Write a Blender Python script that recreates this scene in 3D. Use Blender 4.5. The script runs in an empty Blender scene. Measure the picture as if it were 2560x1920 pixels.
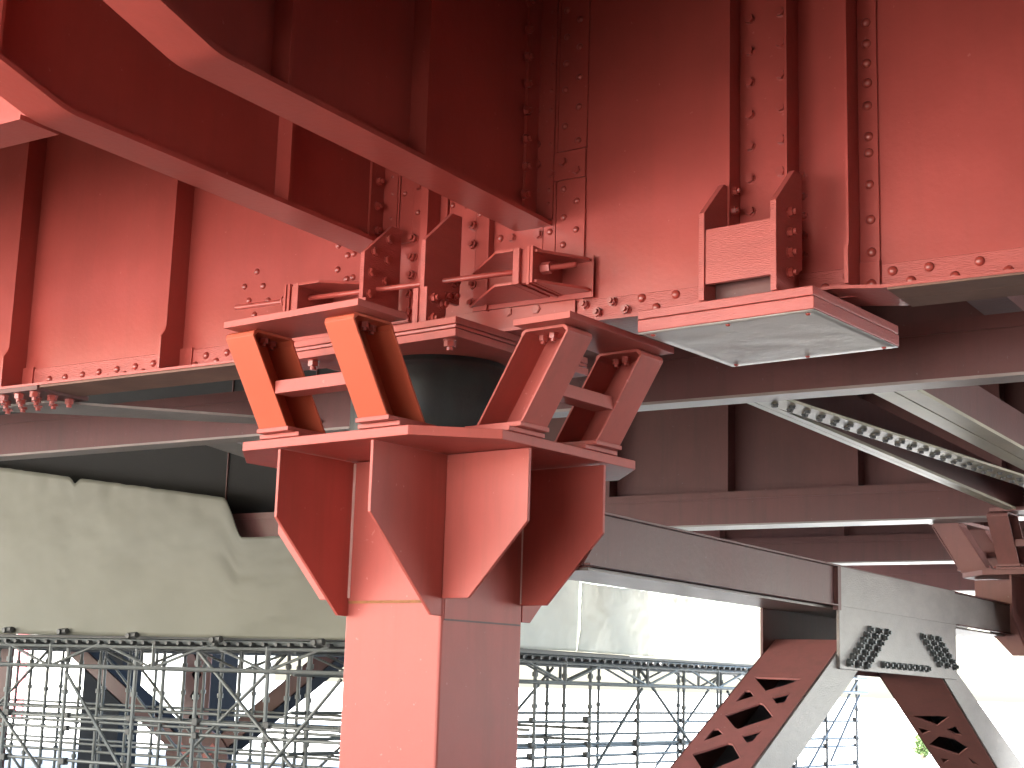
import bpy, bmesh, math, random
from mathutils import Vector, Matrix, noise
from mathutils.geometry import tessellate_polygon
random.seed(7)
rad = math.radians
S = bpy.context.scene
col = S.collection
V = Vector

# ------------------------------------------------------------------ camera calibration
FPX = 3824.0
YAW, PITCH, ROLL, RR = rad(32.66), rad(11.12), rad(1.736), rad(-5.556)
CAM = V((0, 0, 1.6))
Fw = V((-math.sin(YAW)*math.cos(PITCH), math.cos(YAW)*math.cos(PITCH), math.sin(PITCH)))
R0 = V((math.cos(YAW), math.sin(YAW), 0)); U0 = R0.cross(Fw)
Rt = R0*math.cos(ROLL) + U0*math.sin(ROLL)
Up = -R0*math.sin(ROLL) + U0*math.cos(ROLL)
EX = V((math.cos(RR), math.sin(RR), 0)); EY = V((-math.sin(RR), math.cos(RR), 0))
def ray(u, v): return Fw*FPX + Rt*(u-1280) + Up*(960-v)
def atY(u, v, y): d = ray(u, v); return CAM + d*(y/d.y)
def atX(u, v, x): d = ray(u, v); return CAM + d*(x/d.x)
def atP(u, v, p, n): d = ray(u, v); return CAM + d*((p-CAM).dot(n)/d.dot(n))
# zoom helpers: measured crop coordinates -> photograph coordinates
def zoomer(ox, oy, s): return lambda x, y: (ox+x*s, oy+y*s)
z2f = zoomer(800, 0, .40687); z3f = zoomer(1660, 0, .40687); z4f = zoomer(0, 600, .40687)
z6f = zoomer(1100, 550, .36166); z7f = zoomer(1660, 600, .40687); zg = zoomer(1660, 1245, .40687)
znf = zoomer(860, 420, .27125)

# ------------------------------------------------------------------ materials
def paint(name, base, rough=.38, var=.12, bump=.0025, scale=6.0, coat=.25, metallic=0.0, chips=0.0, streak=(1, 1, 1), spec=.5, alt=None, dirt=0):
    m = bpy.data.materials.new(name); m.use_nodes = True
    nt = m.node_tree; n = nt.nodes; l = nt.links
    b = n['Principled BSDF']
    tc = n.new('ShaderNodeTexCoord')
    mp = n.new('ShaderNodeMapping'); mp.inputs['Scale'].default_value = streak
    l.new(tc.outputs['Object'], mp.inputs['Vector'])
    n1 = n.new('ShaderNodeTexNoise'); n1.inputs['Scale'].default_value = scale*.35; n1.inputs['Detail'].default_value = 7; n1.inputs['Roughness'].default_value = .62
    l.new(mp.outputs['Vector'], n1.inputs['Vector'])
    n2 = n.new('ShaderNodeTexNoise'); n2.inputs['Scale'].default_value = scale*9; n2.inputs['Detail'].default_value = 4
    l.new(mp.outputs['Vector'], n2.inputs['Vector'])
    r = n.new('ShaderNodeValToRGB')
    r.color_ramp.elements[0].position = .33; r.color_ramp.elements[1].position = .68
    c0 = tuple(c*(1-var) for c in base); c1 = alt or tuple(min(1, c*(1+var)) for c in base)
    r.color_ramp.elements[0].color = (*c0, 1); r.color_ramp.elements[1].color = (*c1, 1)
    l.new(n1.outputs['Fac'], r.inputs['Fac'])
    last = r.outputs['Color']
    if chips:
        n3 = n.new('ShaderNodeTexNoise'); n3.inputs['Scale'].default_value = 14; n3.inputs['Detail'].default_value = 5; n3.inputs['Roughness'].default_value = .7
        l.new(tc.outputs['Object'], n3.inputs['Vector'])
        r3 = n.new('ShaderNodeValToRGB'); r3.color_ramp.elements[0].position = .70; r3.color_ramp.elements[1].position = .74
        l.new(n3.outputs['Fac'], r3.inputs['Fac'])
        mx = n.new('ShaderNodeMix'); mx.data_type = 'RGBA'
        ml = n.new('ShaderNodeMath'); ml.operation = 'MULTIPLY'; ml.inputs[1].default_value = chips
        l.new(r3.outputs['Color'], ml.inputs[0]); l.new(ml.outputs[0], mx.inputs['Factor'])
        l.new(last, mx.inputs['A']); mx.inputs['B'].default_value = (base[0]*.45, base[1]*.6, base[2]*.6, 1)
        last = mx.outputs['Result']
    if dirt:
        mp2 = n.new('ShaderNodeMapping'); mp2.inputs['Scale'].default_value = (9, 9, .7); l.new(tc.outputs['Object'], mp2.inputs['Vector'])
        n4 = n.new('ShaderNodeTexNoise'); n4.inputs['Scale'].default_value = 1.3; n4.inputs['Detail'].default_value = 6; n4.inputs['Roughness'].default_value = .65
        l.new(mp2.outputs['Vector'], n4.inputs['Vector'])
        r4 = n.new('ShaderNodeMapRange'); r4.inputs['From Min'].default_value = .48; r4.inputs['From Max'].default_value = .72; r4.inputs['To Max'].default_value = dirt
        l.new(n4.outputs['Fac'], r4.inputs['Value'])
        m4 = n.new('ShaderNodeMix'); m4.data_type = 'RGBA'; l.new(r4.outputs[0], m4.inputs['Factor']); l.new(last, m4.inputs['A'])
        m4.inputs['B'].default_value = (base[0]*.42, base[1]*.75, base[2]*.7, 1); last = m4.outputs['Result']
        n5 = n.new('ShaderNodeTexNoise'); n5.inputs['Scale'].default_value = 38; n5.inputs['Detail'].default_value = 2; l.new(tc.outputs['Object'], n5.inputs['Vector'])
        r5 = n.new('ShaderNodeMapRange'); r5.inputs['From Min'].default_value = .735; r5.inputs['From Max'].default_value = .76; r5.inputs['To Max'].default_value = .6
        l.new(n5.outputs['Fac'], r5.inputs['Value'])
        m5 = n.new('ShaderNodeMix'); m5.data_type = 'RGBA'; l.new(r5.outputs[0], m5.inputs['Factor']); l.new(last, m5.inputs['A'])
        m5.inputs['B'].default_value = (min(.6, base[0]*1.3), base[1]*2.2, base[2]*2.3, 1); last = m5.outputs['Result']
    l.new(last, b.inputs['Base Color'])
    mr = n.new('ShaderNodeMapRange'); mr.inputs['To Min'].default_value = rough-.08; mr.inputs['To Max'].default_value = rough+.12
    l.new(n1.outputs['Fac'], mr.inputs['Value']); l.new(mr.outputs[0], b.inputs['Roughness'])
    b.inputs['Metallic'].default_value = metallic
    b.inputs['Coat Weight'].default_value = coat; b.inputs['Coat Roughness'].default_value = .24
    b.inputs['Specular IOR Level'].default_value = spec
    if bump:
        ad = n.new('ShaderNodeMath'); ad.operation = 'ADD'
        l.new(n1.outputs['Fac'], ad.inputs[0]); l.new(n2.outputs['Fac'], ad.inputs[1])
        bp = n.new('ShaderNodeBump'); bp.inputs['Distance'].default_value = bump; bp.inputs['Strength'].default_value = .5
        l.new(ad.outputs[0], bp.inputs['Height']); l.new(bp.outputs['Normal'], b.inputs['Normal'])
    return m
RED = (.37, .063, .051)
M = {}
M['girder'] = paint('red_girder_paint', RED, rough=.36, coat=.5, chips=.25, scale=4, spec=.3, dirt=.12, bump=.002)
M['brushed'] = paint('brushed_red_paint', (.40, .080, .067), rough=.40, coat=.3, spec=.3, bump=.006, scale=5, streak=(1, 1, 6), chips=.35)
M['column'] = paint('red_column_paint', (.41, .086, .070), rough=.5, coat=.1, bump=.0012, scale=3, spec=.3, dirt=.25)
M['fresh'] = paint('orange_red_paint', (.48, .092, .048), rough=.48, spec=.3, coat=.12, bump=.001, scale=3, var=.06)  # orange look of the lit trestle faces put into the base colour
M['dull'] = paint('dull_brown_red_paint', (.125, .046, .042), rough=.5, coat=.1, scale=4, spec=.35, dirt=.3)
M['rivet'] = paint('rivet_paint', (.34, .052, .040), rough=.34, coat=.5, bump=.0008, scale=20)
M['silver'] = paint('weathered_grey_paint', (.24, .205, .19), rough=.42, coat=.15, bump=.004, scale=5, var=.28, chips=.5, streak=(1, 1, 2.5))  # grey base carries the sky reflection on gusset, legs and undersides
M['cream'] = paint('pale_olive_paint', (.40, .37, .27), rough=.42, coat=.15, bump=.002, scale=4, var=.18)  # olive base carries the grazing reflection on the strut undersides
M['galv'] = paint('galvanised_sheet', (.46, .43, .41), rough=.4, coat=.1, bump=.003, scale=4, metallic=.35, var=.15)
M['rubber'] = paint('black_rubber', (.014, .017, .018), rough=.38, var=.5, coat=.12, bump=.002, scale=9, alt=(.03, .034, .034), streak=(1, 1, .6), dirt=.3)
M['steel'] = paint('galvanised_tube', (.17, .18, .18), rough=.5, metallic=.3, coat=0, bump=0, scale=5)
M['steel_dark'] = paint('dark_steel', (.10, .10, .10), rough=.55, metallic=.2, coat=0, bump=0)
M['wall'] = paint('wall_concrete', (.34, .33, .32), rough=.85, coat=0, bump=.006, scale=2)
M['concrete'] = paint('deck_concrete', (.17, .165, .16), rough=.85, coat=0, bump=.006, scale=2)
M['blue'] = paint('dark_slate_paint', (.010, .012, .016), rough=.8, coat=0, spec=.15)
M['slate'] = paint('slate_inner_paint', (.10, .11, .13), rough=.6, coat=0)
M['weld'] = paint('pale_weld_paint', (.50, .30, .27), rough=.5, bump=.006, scale=30)
M['bark'] = paint('tree_bark', (.10, .075, .05), rough=.9, coat=0, bump=.01, scale=10)
def ground_mat():
    m = bpy.data.materials.new('pale_gravel'); m.use_nodes = True
    nt = m.node_tree; n = nt.nodes; l = nt.links; b = n['Principled BSDF']
    tc = n.new('ShaderNodeTexCoord')
    a = n.new('ShaderNodeTexNoise'); a.inputs['Scale'].default_value = .25; a.inputs['Detail'].default_value = 8
    c = n.new('ShaderNodeTexNoise'); c.inputs['Scale'].default_value = 25; c.inputs['Detail'].default_value = 5
    l.new(tc.outputs['Object'], a.inputs['Vector']); l.new(tc.outputs['Object'], c.inputs['Vector'])
    mx = n.new('ShaderNodeMath'); mx.operation = 'ADD'; l.new(a.outputs['Fac'], mx.inputs[0]); l.new(c.outputs['Fac'], mx.inputs[1])
    r = n.new('ShaderNodeValToRGB'); r.color_ramp.elements[0].position = .6; r.color_ramp.elements[1].position = 1.3
    r.color_ramp.elements[0].position = .55; r.color_ramp.elements[1].position = 1.0
    r.color_ramp.elements[0].color = (.44, .43, .40, 1); r.color_ramp.elements[1].color = (.56, .55, .52, 1)
    hv = n.new('ShaderNodeMath'); hv.operation = 'MULTIPLY'; hv.inputs[1].default_value = .75
    l.new(mx.outputs[0], hv.inputs[0]); l.new(hv.outputs[0], r.inputs['Fac']); l.new(r.outputs['Color'], b.inputs['Base Color'])
    b.inputs['Roughness'].default_value = .9
    bp = n.new('ShaderNodeBump'); bp.inputs['Distance'].default_value = .01; l.new(c.outputs['Fac'], bp.inputs['Height']); l.new(bp.outputs['Normal'], b.inputs['Normal'])
    return m
M['ground'] = ground_mat()
M['old'] = paint('faded_brown_red_paint', (.24, .095, .085), rough=.55, coat=.05, scale=4, dirt=.3)  # darkened red: dimness of far copies and right leg put into colour
M['faded'] = paint('faded_pink_red_paint', (.40, .155, .145), rough=.5, coat=.05, scale=4, dirt=.3)  # paled red: glare over the left leg put into colour
M['pink'] = paint('pink_cladding', (.50, .11, .13), rough=.7, coat=0)
M['rust'] = paint('rusty_seam', (.30, .12, .045), rough=.8, coat=0, bump=.004, scale=12, var=.5)
M['weather'] = paint('weathered_brown_paint', (.20, .115, .092), rough=.7, coat=0, scale=5, var=.25, spec=.12)  # flange underside greyed in colour for its grazing reflection
M['weather2'] = paint('pale_brown_paint', (.26, .205, .185), rough=.42, coat=.2, scale=5, var=.2)  # underside of the rear beam paled in colour for the sky's reflection
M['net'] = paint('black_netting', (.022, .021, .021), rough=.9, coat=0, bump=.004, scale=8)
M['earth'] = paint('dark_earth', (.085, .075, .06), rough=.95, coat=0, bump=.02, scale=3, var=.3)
def cloth_mat(name, base, trans):
    m = bpy.data.materials.new(name); m.use_nodes = True
    nt = m.node_tree; n = nt.nodes; l = nt.links; b = n['Principled BSDF']; out = n['Material Output']
    tc = n.new('ShaderNodeTexCoord')
    a = n.new('ShaderNodeTexNoise'); a.inputs['Scale'].default_value = 1.2; a.inputs['Detail'].default_value = 6
    l.new(tc.outputs['Object'], a.inputs['Vector'])
    r = n.new('ShaderNodeValToRGB'); r.color_ramp.elements[0].position = .3; r.color_ramp.elements[1].position = .7
    r.color_ramp.elements[0].color = (*[c*.88 for c in base], 1); r.color_ramp.elements[1].color = (*base, 1)
    l.new(a.outputs['Fac'], r.inputs['Fac']); l.new(r.outputs['Color'], b.inputs['Base Color'])
    b.inputs['Roughness'].default_value = .6
    t = n.new('ShaderNodeBsdfTranslucent'); l.new(r.outputs['Color'], t.inputs['Color'])
    mx = n.new('ShaderNodeMixShader'); mx.inputs['Fac'].default_value = trans
    l.new(b.outputs[0], mx.inputs[1]); l.new(t.outputs[0], mx.inputs[2]); l.new(mx.outputs[0], out.inputs['Surface'])
    nn = n.new('ShaderNodeTexNoise'); nn.inputs['Scale'].default_value = 5; nn.inputs['Detail'].default_value = 4
    l.new(tc.outputs['Object'], nn.inputs['Vector'])
    bp = n.new('ShaderNodeBump'); bp.inputs['Distance'].default_value = .012; bp.inputs['Strength'].default_value = .25
    l.new(nn.outputs['Fac'], bp.inputs['Height']); l.new(bp.outputs['Normal'], b.inputs['Normal'])
    return m
M['tarp'] = cloth_mat('olive_white_sheet', (.235, .23, .19), .15)
M['tarp_white'] = cloth_mat('white_sheet', (.80, .80, .74), .5)
def leaf_mat():
    m = bpy.data.materials.new('leaf_green'); m.use_nodes = True
    n = m.node_tree.nodes; l = m.node_tree.links; b = n['Principled BSDF']
    o = n.new('ShaderNodeTexCoord'); a = n.new('ShaderNodeTexNoise'); a.inputs['Scale'].default_value = 1.5
    l.new(o.outputs['Object'], a.inputs['Vector'])
    r = n.new('ShaderNodeValToRGB'); r.color_ramp.elements[0].color = (.045, .09, .02, 1); r.color_ramp.elements[1].color = (.12, .17, .05, 1)
    r.color_ramp.elements[0].position = .35; r.color_ramp.elements[1].position = .65
    l.new(a.outputs['Fac'], r.inputs['Fac']); l.new(r.outputs['Color'], b.inputs['Base Color']); b.inputs['Roughness'].default_value = .6
    return m
M['leaf'] = leaf_mat()

# ------------------------------------------------------------------ object helpers
MW = {}                                                     # root -> world matrix
def tag(o, label=None, cat=None, group=None, kind=None):
    if label: o['label'] = label
    if cat: o['category'] = cat
    if group: o['group'] = group
    if kind: o['kind'] = kind
    return o
def thing(name, label, cat, loc, rotz=0, group=None):
    o = bpy.data.objects.new(name, None); col.objects.link(o)
    o.location = loc; o.rotation_euler = (0, 0, rotz); o.empty_display_size = .2
    MW[o.name] = Matrix.Translation(loc) @ Matrix.Rotation(rotz, 4, 'Z')
    return tag(o, label, cat, group)
def rootmat(p):
    while p.parent: p = p.parent
    return MW.get(p.name, Matrix.Identity(4))
class MB:
    def __init__(s, T=None): s.v = []; s.f = []; s.T = T or Matrix.Identity(4)
    def add(s, vs, fs):
        k = len(s.v); s.v += [s.T @ V(p) for p in vs]; s.f += [tuple(k+i for i in f) for f in fs]; return s
    def box(s, x0, x1, y0, y1, z0, z1):
        return s.add([(x0,y0,z0),(x1,y0,z0),(x1,y1,z0),(x0,y1,z0),(x0,y0,z1),(x1,y0,z1),(x1,y1,z1),(x0,y1,z1)],
                     [(0,3,2,1),(4,5,6,7),(0,1,5,4),(1,2,6,5),(2,3,7,6),(3,0,4,7)])
    def prism(s, pts, off):
        pts = [V(p) for p in pts]; off = V(off); n = len(pts)
        nrm = V((0, 0, 0))
        for i in range(n): nrm += pts[i].cross(pts[(i+1) % n])
        if nrm.dot(off) > 0: pts = pts[::-1]
        vs = pts + [p+off for p in pts]
        fs = [tuple(range(n)), tuple(range(2*n-1, n-1, -1))] + [(i, i+n, (i+1) % n + n, (i+1) % n) for i in range(n)]
        return s.add(vs, fs)
    def tube(s, p0, p1, r, n=10, cap=True):
        p0, p1 = V(p0), V(p1); d = (p1-p0).normalized()
        a = d.orthogonal().normalized(); b = d.cross(a); vs = []
        for p in (p0, p1):
            for i in range(n):
                t = 2*math.pi*i/n; vs.append(p + (a*math.cos(t)+b*math.sin(t))*r)
        fs = [(i, (i+1) % n, (i+1) % n + n, i+n) for i in range(n)]
        if cap: fs += [tuple(range(n-1, -1, -1)), tuple(range(n, 2*n))]
        return s.add(vs, fs)
    def build(s, name, mat, parent=None, bevel=0.0, smooth=False):
        me = bpy.data.meshes.new(name)
        inv = rootmat(parent).inverted() if parent else Matrix.Identity(4)
        me.from_pydata([inv @ p for p in s.v], [], s.f)
        bm = bmesh.new(); bm.from_mesh(me); bmesh.ops.recalc_face_normals(bm, faces=bm.faces)
        if bevel:
            es = [e for e in bm.edges if e.is_manifold and e.calc_face_angle(0) > .6]
            bmesh.ops.bevel(bm, geom=es, offset=bevel, segments=2, profile=.5, affect='EDGES', clamp_overlap=True)
        bm.to_mesh(me); bm.free()
        me.materials.append(mat)
        if smooth:
            for p in me.polygons: p.use_smooth = True
        o = bpy.data.objects.new(name, me); col.objects.link(o)
        if parent: o.parent = parent
        return o
def single(o, label, cat, group=None, kind=None): return tag(o, label, cat, group, kind)
def copy_tree(o, parent=None):
    c = o.copy(); col.objects.link(c)
    if parent: c.parent = parent
    for ch in o.children: copy_tree(ch, c)
    return c

# fastener meshes (z = outward normal)
def mesh_of(name, mat, fn, smooth=False):
    mb = MB(); fn(mb); o = mb.build(name, mat, None, 0, smooth); me = o.data; bpy.data.objects.remove(o); return me
def dome(mb):
    R, rings, n = .0195, 5, 14
    vs = [(R*math.cos(a)*math.cos(t), R*math.cos(a)*math.sin(t), R*.78*math.sin(a)) for a in [i/rings*math.pi/2 for i in range(rings)] for t in [2*math.pi*j/n for j in range(n)]]
    vs.append((0, 0, R*.78)); fs = []
    for i in range(rings-1):
        for j in range(n): fs.append((i*n+j, i*n+(j+1) % n, (i+1)*n+(j+1) % n, (i+1)*n+j))
    for j in range(n): fs.append(((rings-1)*n+j, (rings-1)*n+(j+1) % n, len(vs)-1))
    mb.add(vs, fs)
def prism_n(mb, r, z0, z1, n, ph=0):
    vs = [(r*math.cos(ph+2*math.pi*i/n), r*math.sin(ph+2*math.pi*i/n), z) for z in (z0, z1) for i in range(n)]
    mb.add(vs, [tuple(range(n-1, -1, -1)), tuple(range(n, 2*n))]+[(i, (i+1) % n, (i+1) % n+n, i+n) for i in range(n)])
def hexf(mb): prism_n(mb, .0235, 0, .004, 18); prism_n(mb, .0205, .0041, .017, 6, .3); prism_n(mb, .0165, .0171, .019, 6, .3)
def nutf(mb): prism_n(mb, .0235, 0, .004, 18); prism_n(mb, .0205, .0041, .023, 6, .2); prism_n(mb, .0115, .0231, .036, 12)
F = {'rivet': mesh_of('rivet', M['rivet'], dome, True), 'bolt': mesh_of('bolt', M['rivet'], hexf), 'nut': mesh_of('nut', M['rivet'], nutf)}
F['dbolt'] = mesh_of('dark_bolt', M['steel_dark'], nutf)
F['dhex'] = mesh_of('dark_hex', M['steel_dark'], hexf)
F['ghex'] = mesh_of('grey_hex', M['steel'], nutf)
F['fbolt'] = mesh_of('fresh_bolt', M['fresh'], nutf)
def fasten(kind, parent, pos, nrm, sc=1.0, name=None):
    o = bpy.data.objects.new(name or {'dbolt': 'bolt', 'dhex': 'bolt', 'ghex': 'bolt', 'fbolt': 'bolt', 'nut': 'bolt'}.get(kind, kind), F[kind]); col.objects.link(o)
    q = V((0, 0, 1)).rotation_difference(V(nrm).normalized()).to_matrix().to_4x4()
    spin = Matrix.Rotation(random.random()*1.0, 4, 'Z')
    o.parent = parent
    o.matrix_local = rootmat(parent).inverted() @ Matrix.Translation(V(pos)) @ q @ spin @ Matrix.Scale(sc, 4)
    return o
NY = (0, -1, 0); NX = (1, 0, 0); ND = (0, 0, -1)

# ------------------------------------------------------------------ setting
g = MB()
g.add([(-600, -600, 0), (600, -600, 0), (600, 900, 0), (-600, 900, 0)], [(0, 1, 2, 3)])
single(g.build('ground', M['ground']), None, None, kind='structure')
ug = MB(); ug.add([(-30, -4.5, .004), (-4.2, -4.5, .004), (-3.4, -6.5, .004), (2.4, -6.5, .004), (3.4, -14, .004), (9, -14, .004), (9, 24, .004), (-7.5, 24, .004), (-7.5, 17, .004), (-30, 17, .004)], [tuple(range(10))])  # dark ground patch added out of view to cut bounce light
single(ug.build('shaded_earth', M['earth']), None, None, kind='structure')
# the slab overhead (carriageway), open to the sky behind and to the left of the camera
ZD = 5.45
dk = MB(); dk.prism([(-30, -3.0, ZD), (-6.5, -3.0, ZD), (-5.2, -9, ZD), (1.0, -9, ZD), (2.5, -16, ZD), (9.6, -16, ZD), (9.6, 22, ZD), (-9.6, 22, ZD), (-9.6, 14.2, ZD), (-13.2, 14.2, ZD), (-13.2, 20.5, ZD), (-30, 20.5, ZD)], (0, 0, .3))
single(dk.build('road_deck', M['concrete']), None, None, kind='structure')

ab = MB(); ab.box(9.0, 9.6, -15.9, 8.0, 0, ZD-.004)  # wall added out of view to keep light off from the right
single(ab.build('abutment_wall', M['wall'], None, .02), 'long grey concrete abutment wall closing the space on the right side', 'wall')
ab = MB(); ab.box(3.0, 8.99, -15.9, -15.3, 0, ZD-.004)  # second added wall, closes off light from behind right
single(ab.build('abutment_wall', M['wall'], None, .02), 'short grey concrete wing wall behind the viewer', 'wall')
# ------------------------------------------------------------------ main girder
YW = 5.5
mg = thing('plate_girder', 'large riveted red plate girder across the upper half, resting above the lit column', 'girder', (-4, YW, 3.09))
XL, XR = -13.0, 3.5
web = MB().box(XL, XR, YW, YW+.014, 3.10, ZD-.003).build('web', M['girder'], mg)
# bottom flange with its joggle over the bracket plate
def flz(x):
    if -2.70 < x < -2.0: return .018
    if -2.0 <= x < -1.82: return .018*(1-(x+2.0)/.18)
    if -2.78 < x <= -2.70: return .018*(x+2.78)/.08
    return 0
fb = MB(); xs = [XL, -6.6, -5, -3.5, -2.78, -2.74, -2.70, -2.4, -2.0, -1.96, -1.92, -1.87, -1.82, -1.4, XR]
vs = []; fs = []
for x in xs:
    d = flz(x)
    for y, z in ((YW-.14, 3.086), (YW+.16, 3.086), (YW+.16, 3.099), (YW-.14, 3.099)): vs.append((x, y, z+d))
for i in range(len(xs)-1):
    for j in range(4): fs.append((i*4+j, i*4+(j+1) % 4, (i+1)*4+(j+1) % 4, (i+1)*4+j))
fs += [(0, 1, 2, 3), tuple(4*(len(xs)-1)+j for j in (3, 2, 1, 0))]
fb.add(vs, fs); fb.build('bottom_flange', M['brushed'], mg)
MB().box(-1.80, XR, YW+.014, YW+.155, 3.078, 3.0855).build('cover_plate', M['weather'], mg)
MB().box(-1.80, XR, YW-.136, YW+.010, 3.078, 3.0855).build('cover_plate', M['weather'], mg)
MB().box(-6.42, -4.95, YW-.13, YW+.15, 3.074, 3.0855).build('cover_plate', M['weather'], mg)
# riveted flange angle
ang = MB()
ang.box(XL, -3.99, YW-.011, YW-.0005, 3.0995, 3.213); ang.box(-3.20, -1.955, YW-.011, YW-.0005, 3.0995, 3.216); ang.box(-1.862, XR, YW-.011, YW-.0005, 3.0995, 3.214)
fa = ang.build('flange_angle', M['brushed'], mg, .002)
ya = YW-.011
for pts, fn in (([(305,855),(402,843),(508,828),(608,811),(720,795),(832,777),(942,758),(1267,710),(1395,692),(258,900),(345,888),(447,875),(553,860),(663,843),(765,826),(880,813),(1200,768),(1328,745),(55,893),(10,940)], z4f),
                ([(1395,540),(1630,515),(1495,605)], z6f), ([(1130,222),(990,295),(1405,190),(1630,165),(1940,130),(1518,250),(1788,222),(2117,187)], z7f)):
    for p in pts:
        q = atY(*fn(*p), ya); fasten('rivet', fa, q, NY, 1.0 if q.x > -4 else .95)
for p in ((1005,585),(1195,565),(1095,640),(1290,622)): fasten('nut', fa, atY(*z6f(*p), ya), NY, 1.0)
for p in ((480,640),(675,620)): fasten('bolt', fa, atY(*z6f(*p), ya), NY, 1.05)
# hidden rivets behind the trestle keep the rhythm
for k in range(9):
    q = V((-5.0+k*.11, ya, 3.125 if k % 2 else 3.178)); fasten('rivet', fa, q, NY, .95)
# left stiffeners (flat plate with joggled foot)
for x in (-5.52, -6.70, -7.88):
    st = MB(); st.prism([(x, YW, 3.10), (x, YW-.155, 3.10), (x, YW-.155, 3.262), (x, YW-.132, 3.295), (x, YW-.125, 3.32), (x, YW-.12, ZD-.005), (x, YW, ZD-.005)], (-.012, 0, 0))
    st.box(x+.0005, x+.085, YW-.0195, YW-.0115, 3.1, 3.222)
    st.build('stiffener', M['girder'], mg)
# channel stiffener with hexagon bolts
cs = MB(); cs.box(-2.447, -2.2085, YW-.0105, YW-.0005, 3.217, ZD-.01)
csp = cs.build('stiffener_plate', M['girder'], mg)
for x, d in ((-2.459, .112), (-2.208, .125)): MB().box(x, x+.011, YW-d, YW-.0006, 3.10, ZD-.012).build('stiffener', M['girder'], mg)
for p in ((527,120),(527,315),(527,508),(527,705),(530,900),(530,1098),(530,1300),(715,75),(718,265),(718,460),(720,658),(722,858),(720,1055)):
    fasten('bolt', csp, atY(*z3f(*p), YW-.0105), NY, .98)
# angle stiffener with one row of rivets
MB().box(-1.958, -1.947, YW-.13, YW-.0006, 3.12, ZD-.012).build('stiffener', M['girder'], mg, .0015)
MB().box(-1.962, -1.946, YW-.145, YW-.131, 3.12, 3.27).build('stiffener_foot', M['girder'], mg)
al = MB().box(-1.9465, -1.866, YW-.021, YW-.0115, 3.107, 3.228)
al.box(-1.9465, -1.868, YW-.011, YW-.0006, 3.2305, ZD-.012)
alo = al.build('stiffener_leg', M['girder'], mg, .002)
for i, p in enumerate(((1240,140),(1243,270),(1244,390),(1250,510),(1250,650),(1256,840),(1258,940),(1262,1135),(1270,1350),(1275,1550))): fasten('rivet', alo, atY(*z3f(*p), YW-.011), NY, 1.0)
fasten('rivet', alo, atY(*z7f(1275, 270), YW-.021), NY, 1.0)
# splice plates at the node, right of the near cross girder
sp = MB()
sp.box(-3.315, -3.172, YW-.012, YW-.0005, 3.217, 3.770); sp.box(-3.379, -3.318, YW-.012, YW-.0005, 3.217, 3.770)
sp.box(-3.379, -3.174, YW-.0145, YW-.0005, 3.774, 3.902); sp.box(-3.315, -3.171, YW-.012, YW-.0005, 3.906, ZD-.01)
sp.box(-3.377, -3.319, YW-.0085, YW-.0005, 3.906, ZD-.01); sp.box(-3.60, -3.3825, YW-.010, YW-.0005, 3.217, ZD-.01)
sp.box(-3.985, -3.203, YW-.0225, YW-.0115, 3.103, 3.222)
spo = sp.build('splice_plate', M['girder'], mg, .0015)
for pts, k in (([(1360,95),(1365,245),(1352,330),(1362,412),(1350,570),(1352,690),(1345,797),(1345,1175),(1440,80),(1440,233),(1435,402),(1428,562),(1427,680),(1422,890),(1413,1170),(1410,1255),(1412,1425),(1520,65),(1520,228),(1515,392),(1508,552),(1505,775),(1497,1163),(1497,1335),(1493,1505),(1600,120),(1597,288),(1595,475),(1592,655),(1588,863),(1578,1233),(1573,1410),(1570,1590)], 'rivet'),
               ([(1342,893),(1342,1017),(1340,1440),(1420,1070),(1495,995),(1578,1045)], 'bolt')):
    for p in pts: fasten(k, spo, atY(*z2f(*p), YW-.013), NY, .78 if k == 'rivet' else .95)
for p, k in (((1440,650),'rivet'),((1548,645),'bolt')): fasten(k, spo, atY(*znf(*p), YW-.011), NY, .9)
# plates and stiffeners between the two cross girders
sq = MB()
sq.box(-4.30, -4.228, YW-.012, YW-.0005, 3.217, ZD-.01); sq.box(-4.226, -4.172, YW-.016, YW-.0005, 3.217, ZD-.01)
sq.box(-4.170, -4.095, YW-.010, YW-.0005, 3.60, ZD-.01); sq.box(-4.092, -3.995, YW-.014, YW-.0005, 3.217, ZD-.01)
sq.box(-3.885, -3.735, YW-.012, YW-.0005, 3.217, ZD-.01); sq.box(-3.732, -3.668, YW-.016, YW-.0005, 3.217, ZD-.01)
sqo = sq.build('splice_plate', M['girder'], mg, .0015)
for x0, x1, d in ((-3.985, -3.945, .10), (-3.905, -3.893, .02), (-3.655, -3.643, .045)): MB().box(x0, x1, YW-d, YW-.0006, 3.217, ZD-.01).build('stiffener', M['girder'], mg, .0015)
for pts, k in (([(1000,345),(1255,430),(680,410),(455,85),(455,243),(560,235),(440,470),(370,100),(370,270),(350,490),(1130,350)], 'rivet'), ([(690,165)], 'bolt'), ([(1200,535),(1200,710),(1205,1080),(1190,1250)], 'nut'),
               ([(650,655),(640,825),(630,990),(610,1165),(600,1330)], 'nut')):
    for p in pts: fasten(k, sqo, atY(*znf(*p), YW-.014), NY, {'rivet': .72, 'bolt': 1, 'nut': 1.05}[k])
# riveted field on the left panel
for p in ((1580,195),(1503,288),(1617,283),(1530,373),(1648,372),(1563,460),(2080,35),(2137,95),(2175,85),(2075,183),(2130,240),(2168,230)): fasten('rivet', web, atY(*z4f(*p), YW), NY, .85)
# splice under the left end with hanging bolts
us = MB().box(-9.5, -6.43, YW-.138, YW+.22, 3.062, 3.0855)
uso = us.build('under_splice', M['dull'], mg)
for k in range(10):
    for j in range(3): fasten('nut', uso, (-6.5-k*.125, YW-.09+j*.12, 3.062), ND, 1.25)

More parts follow.
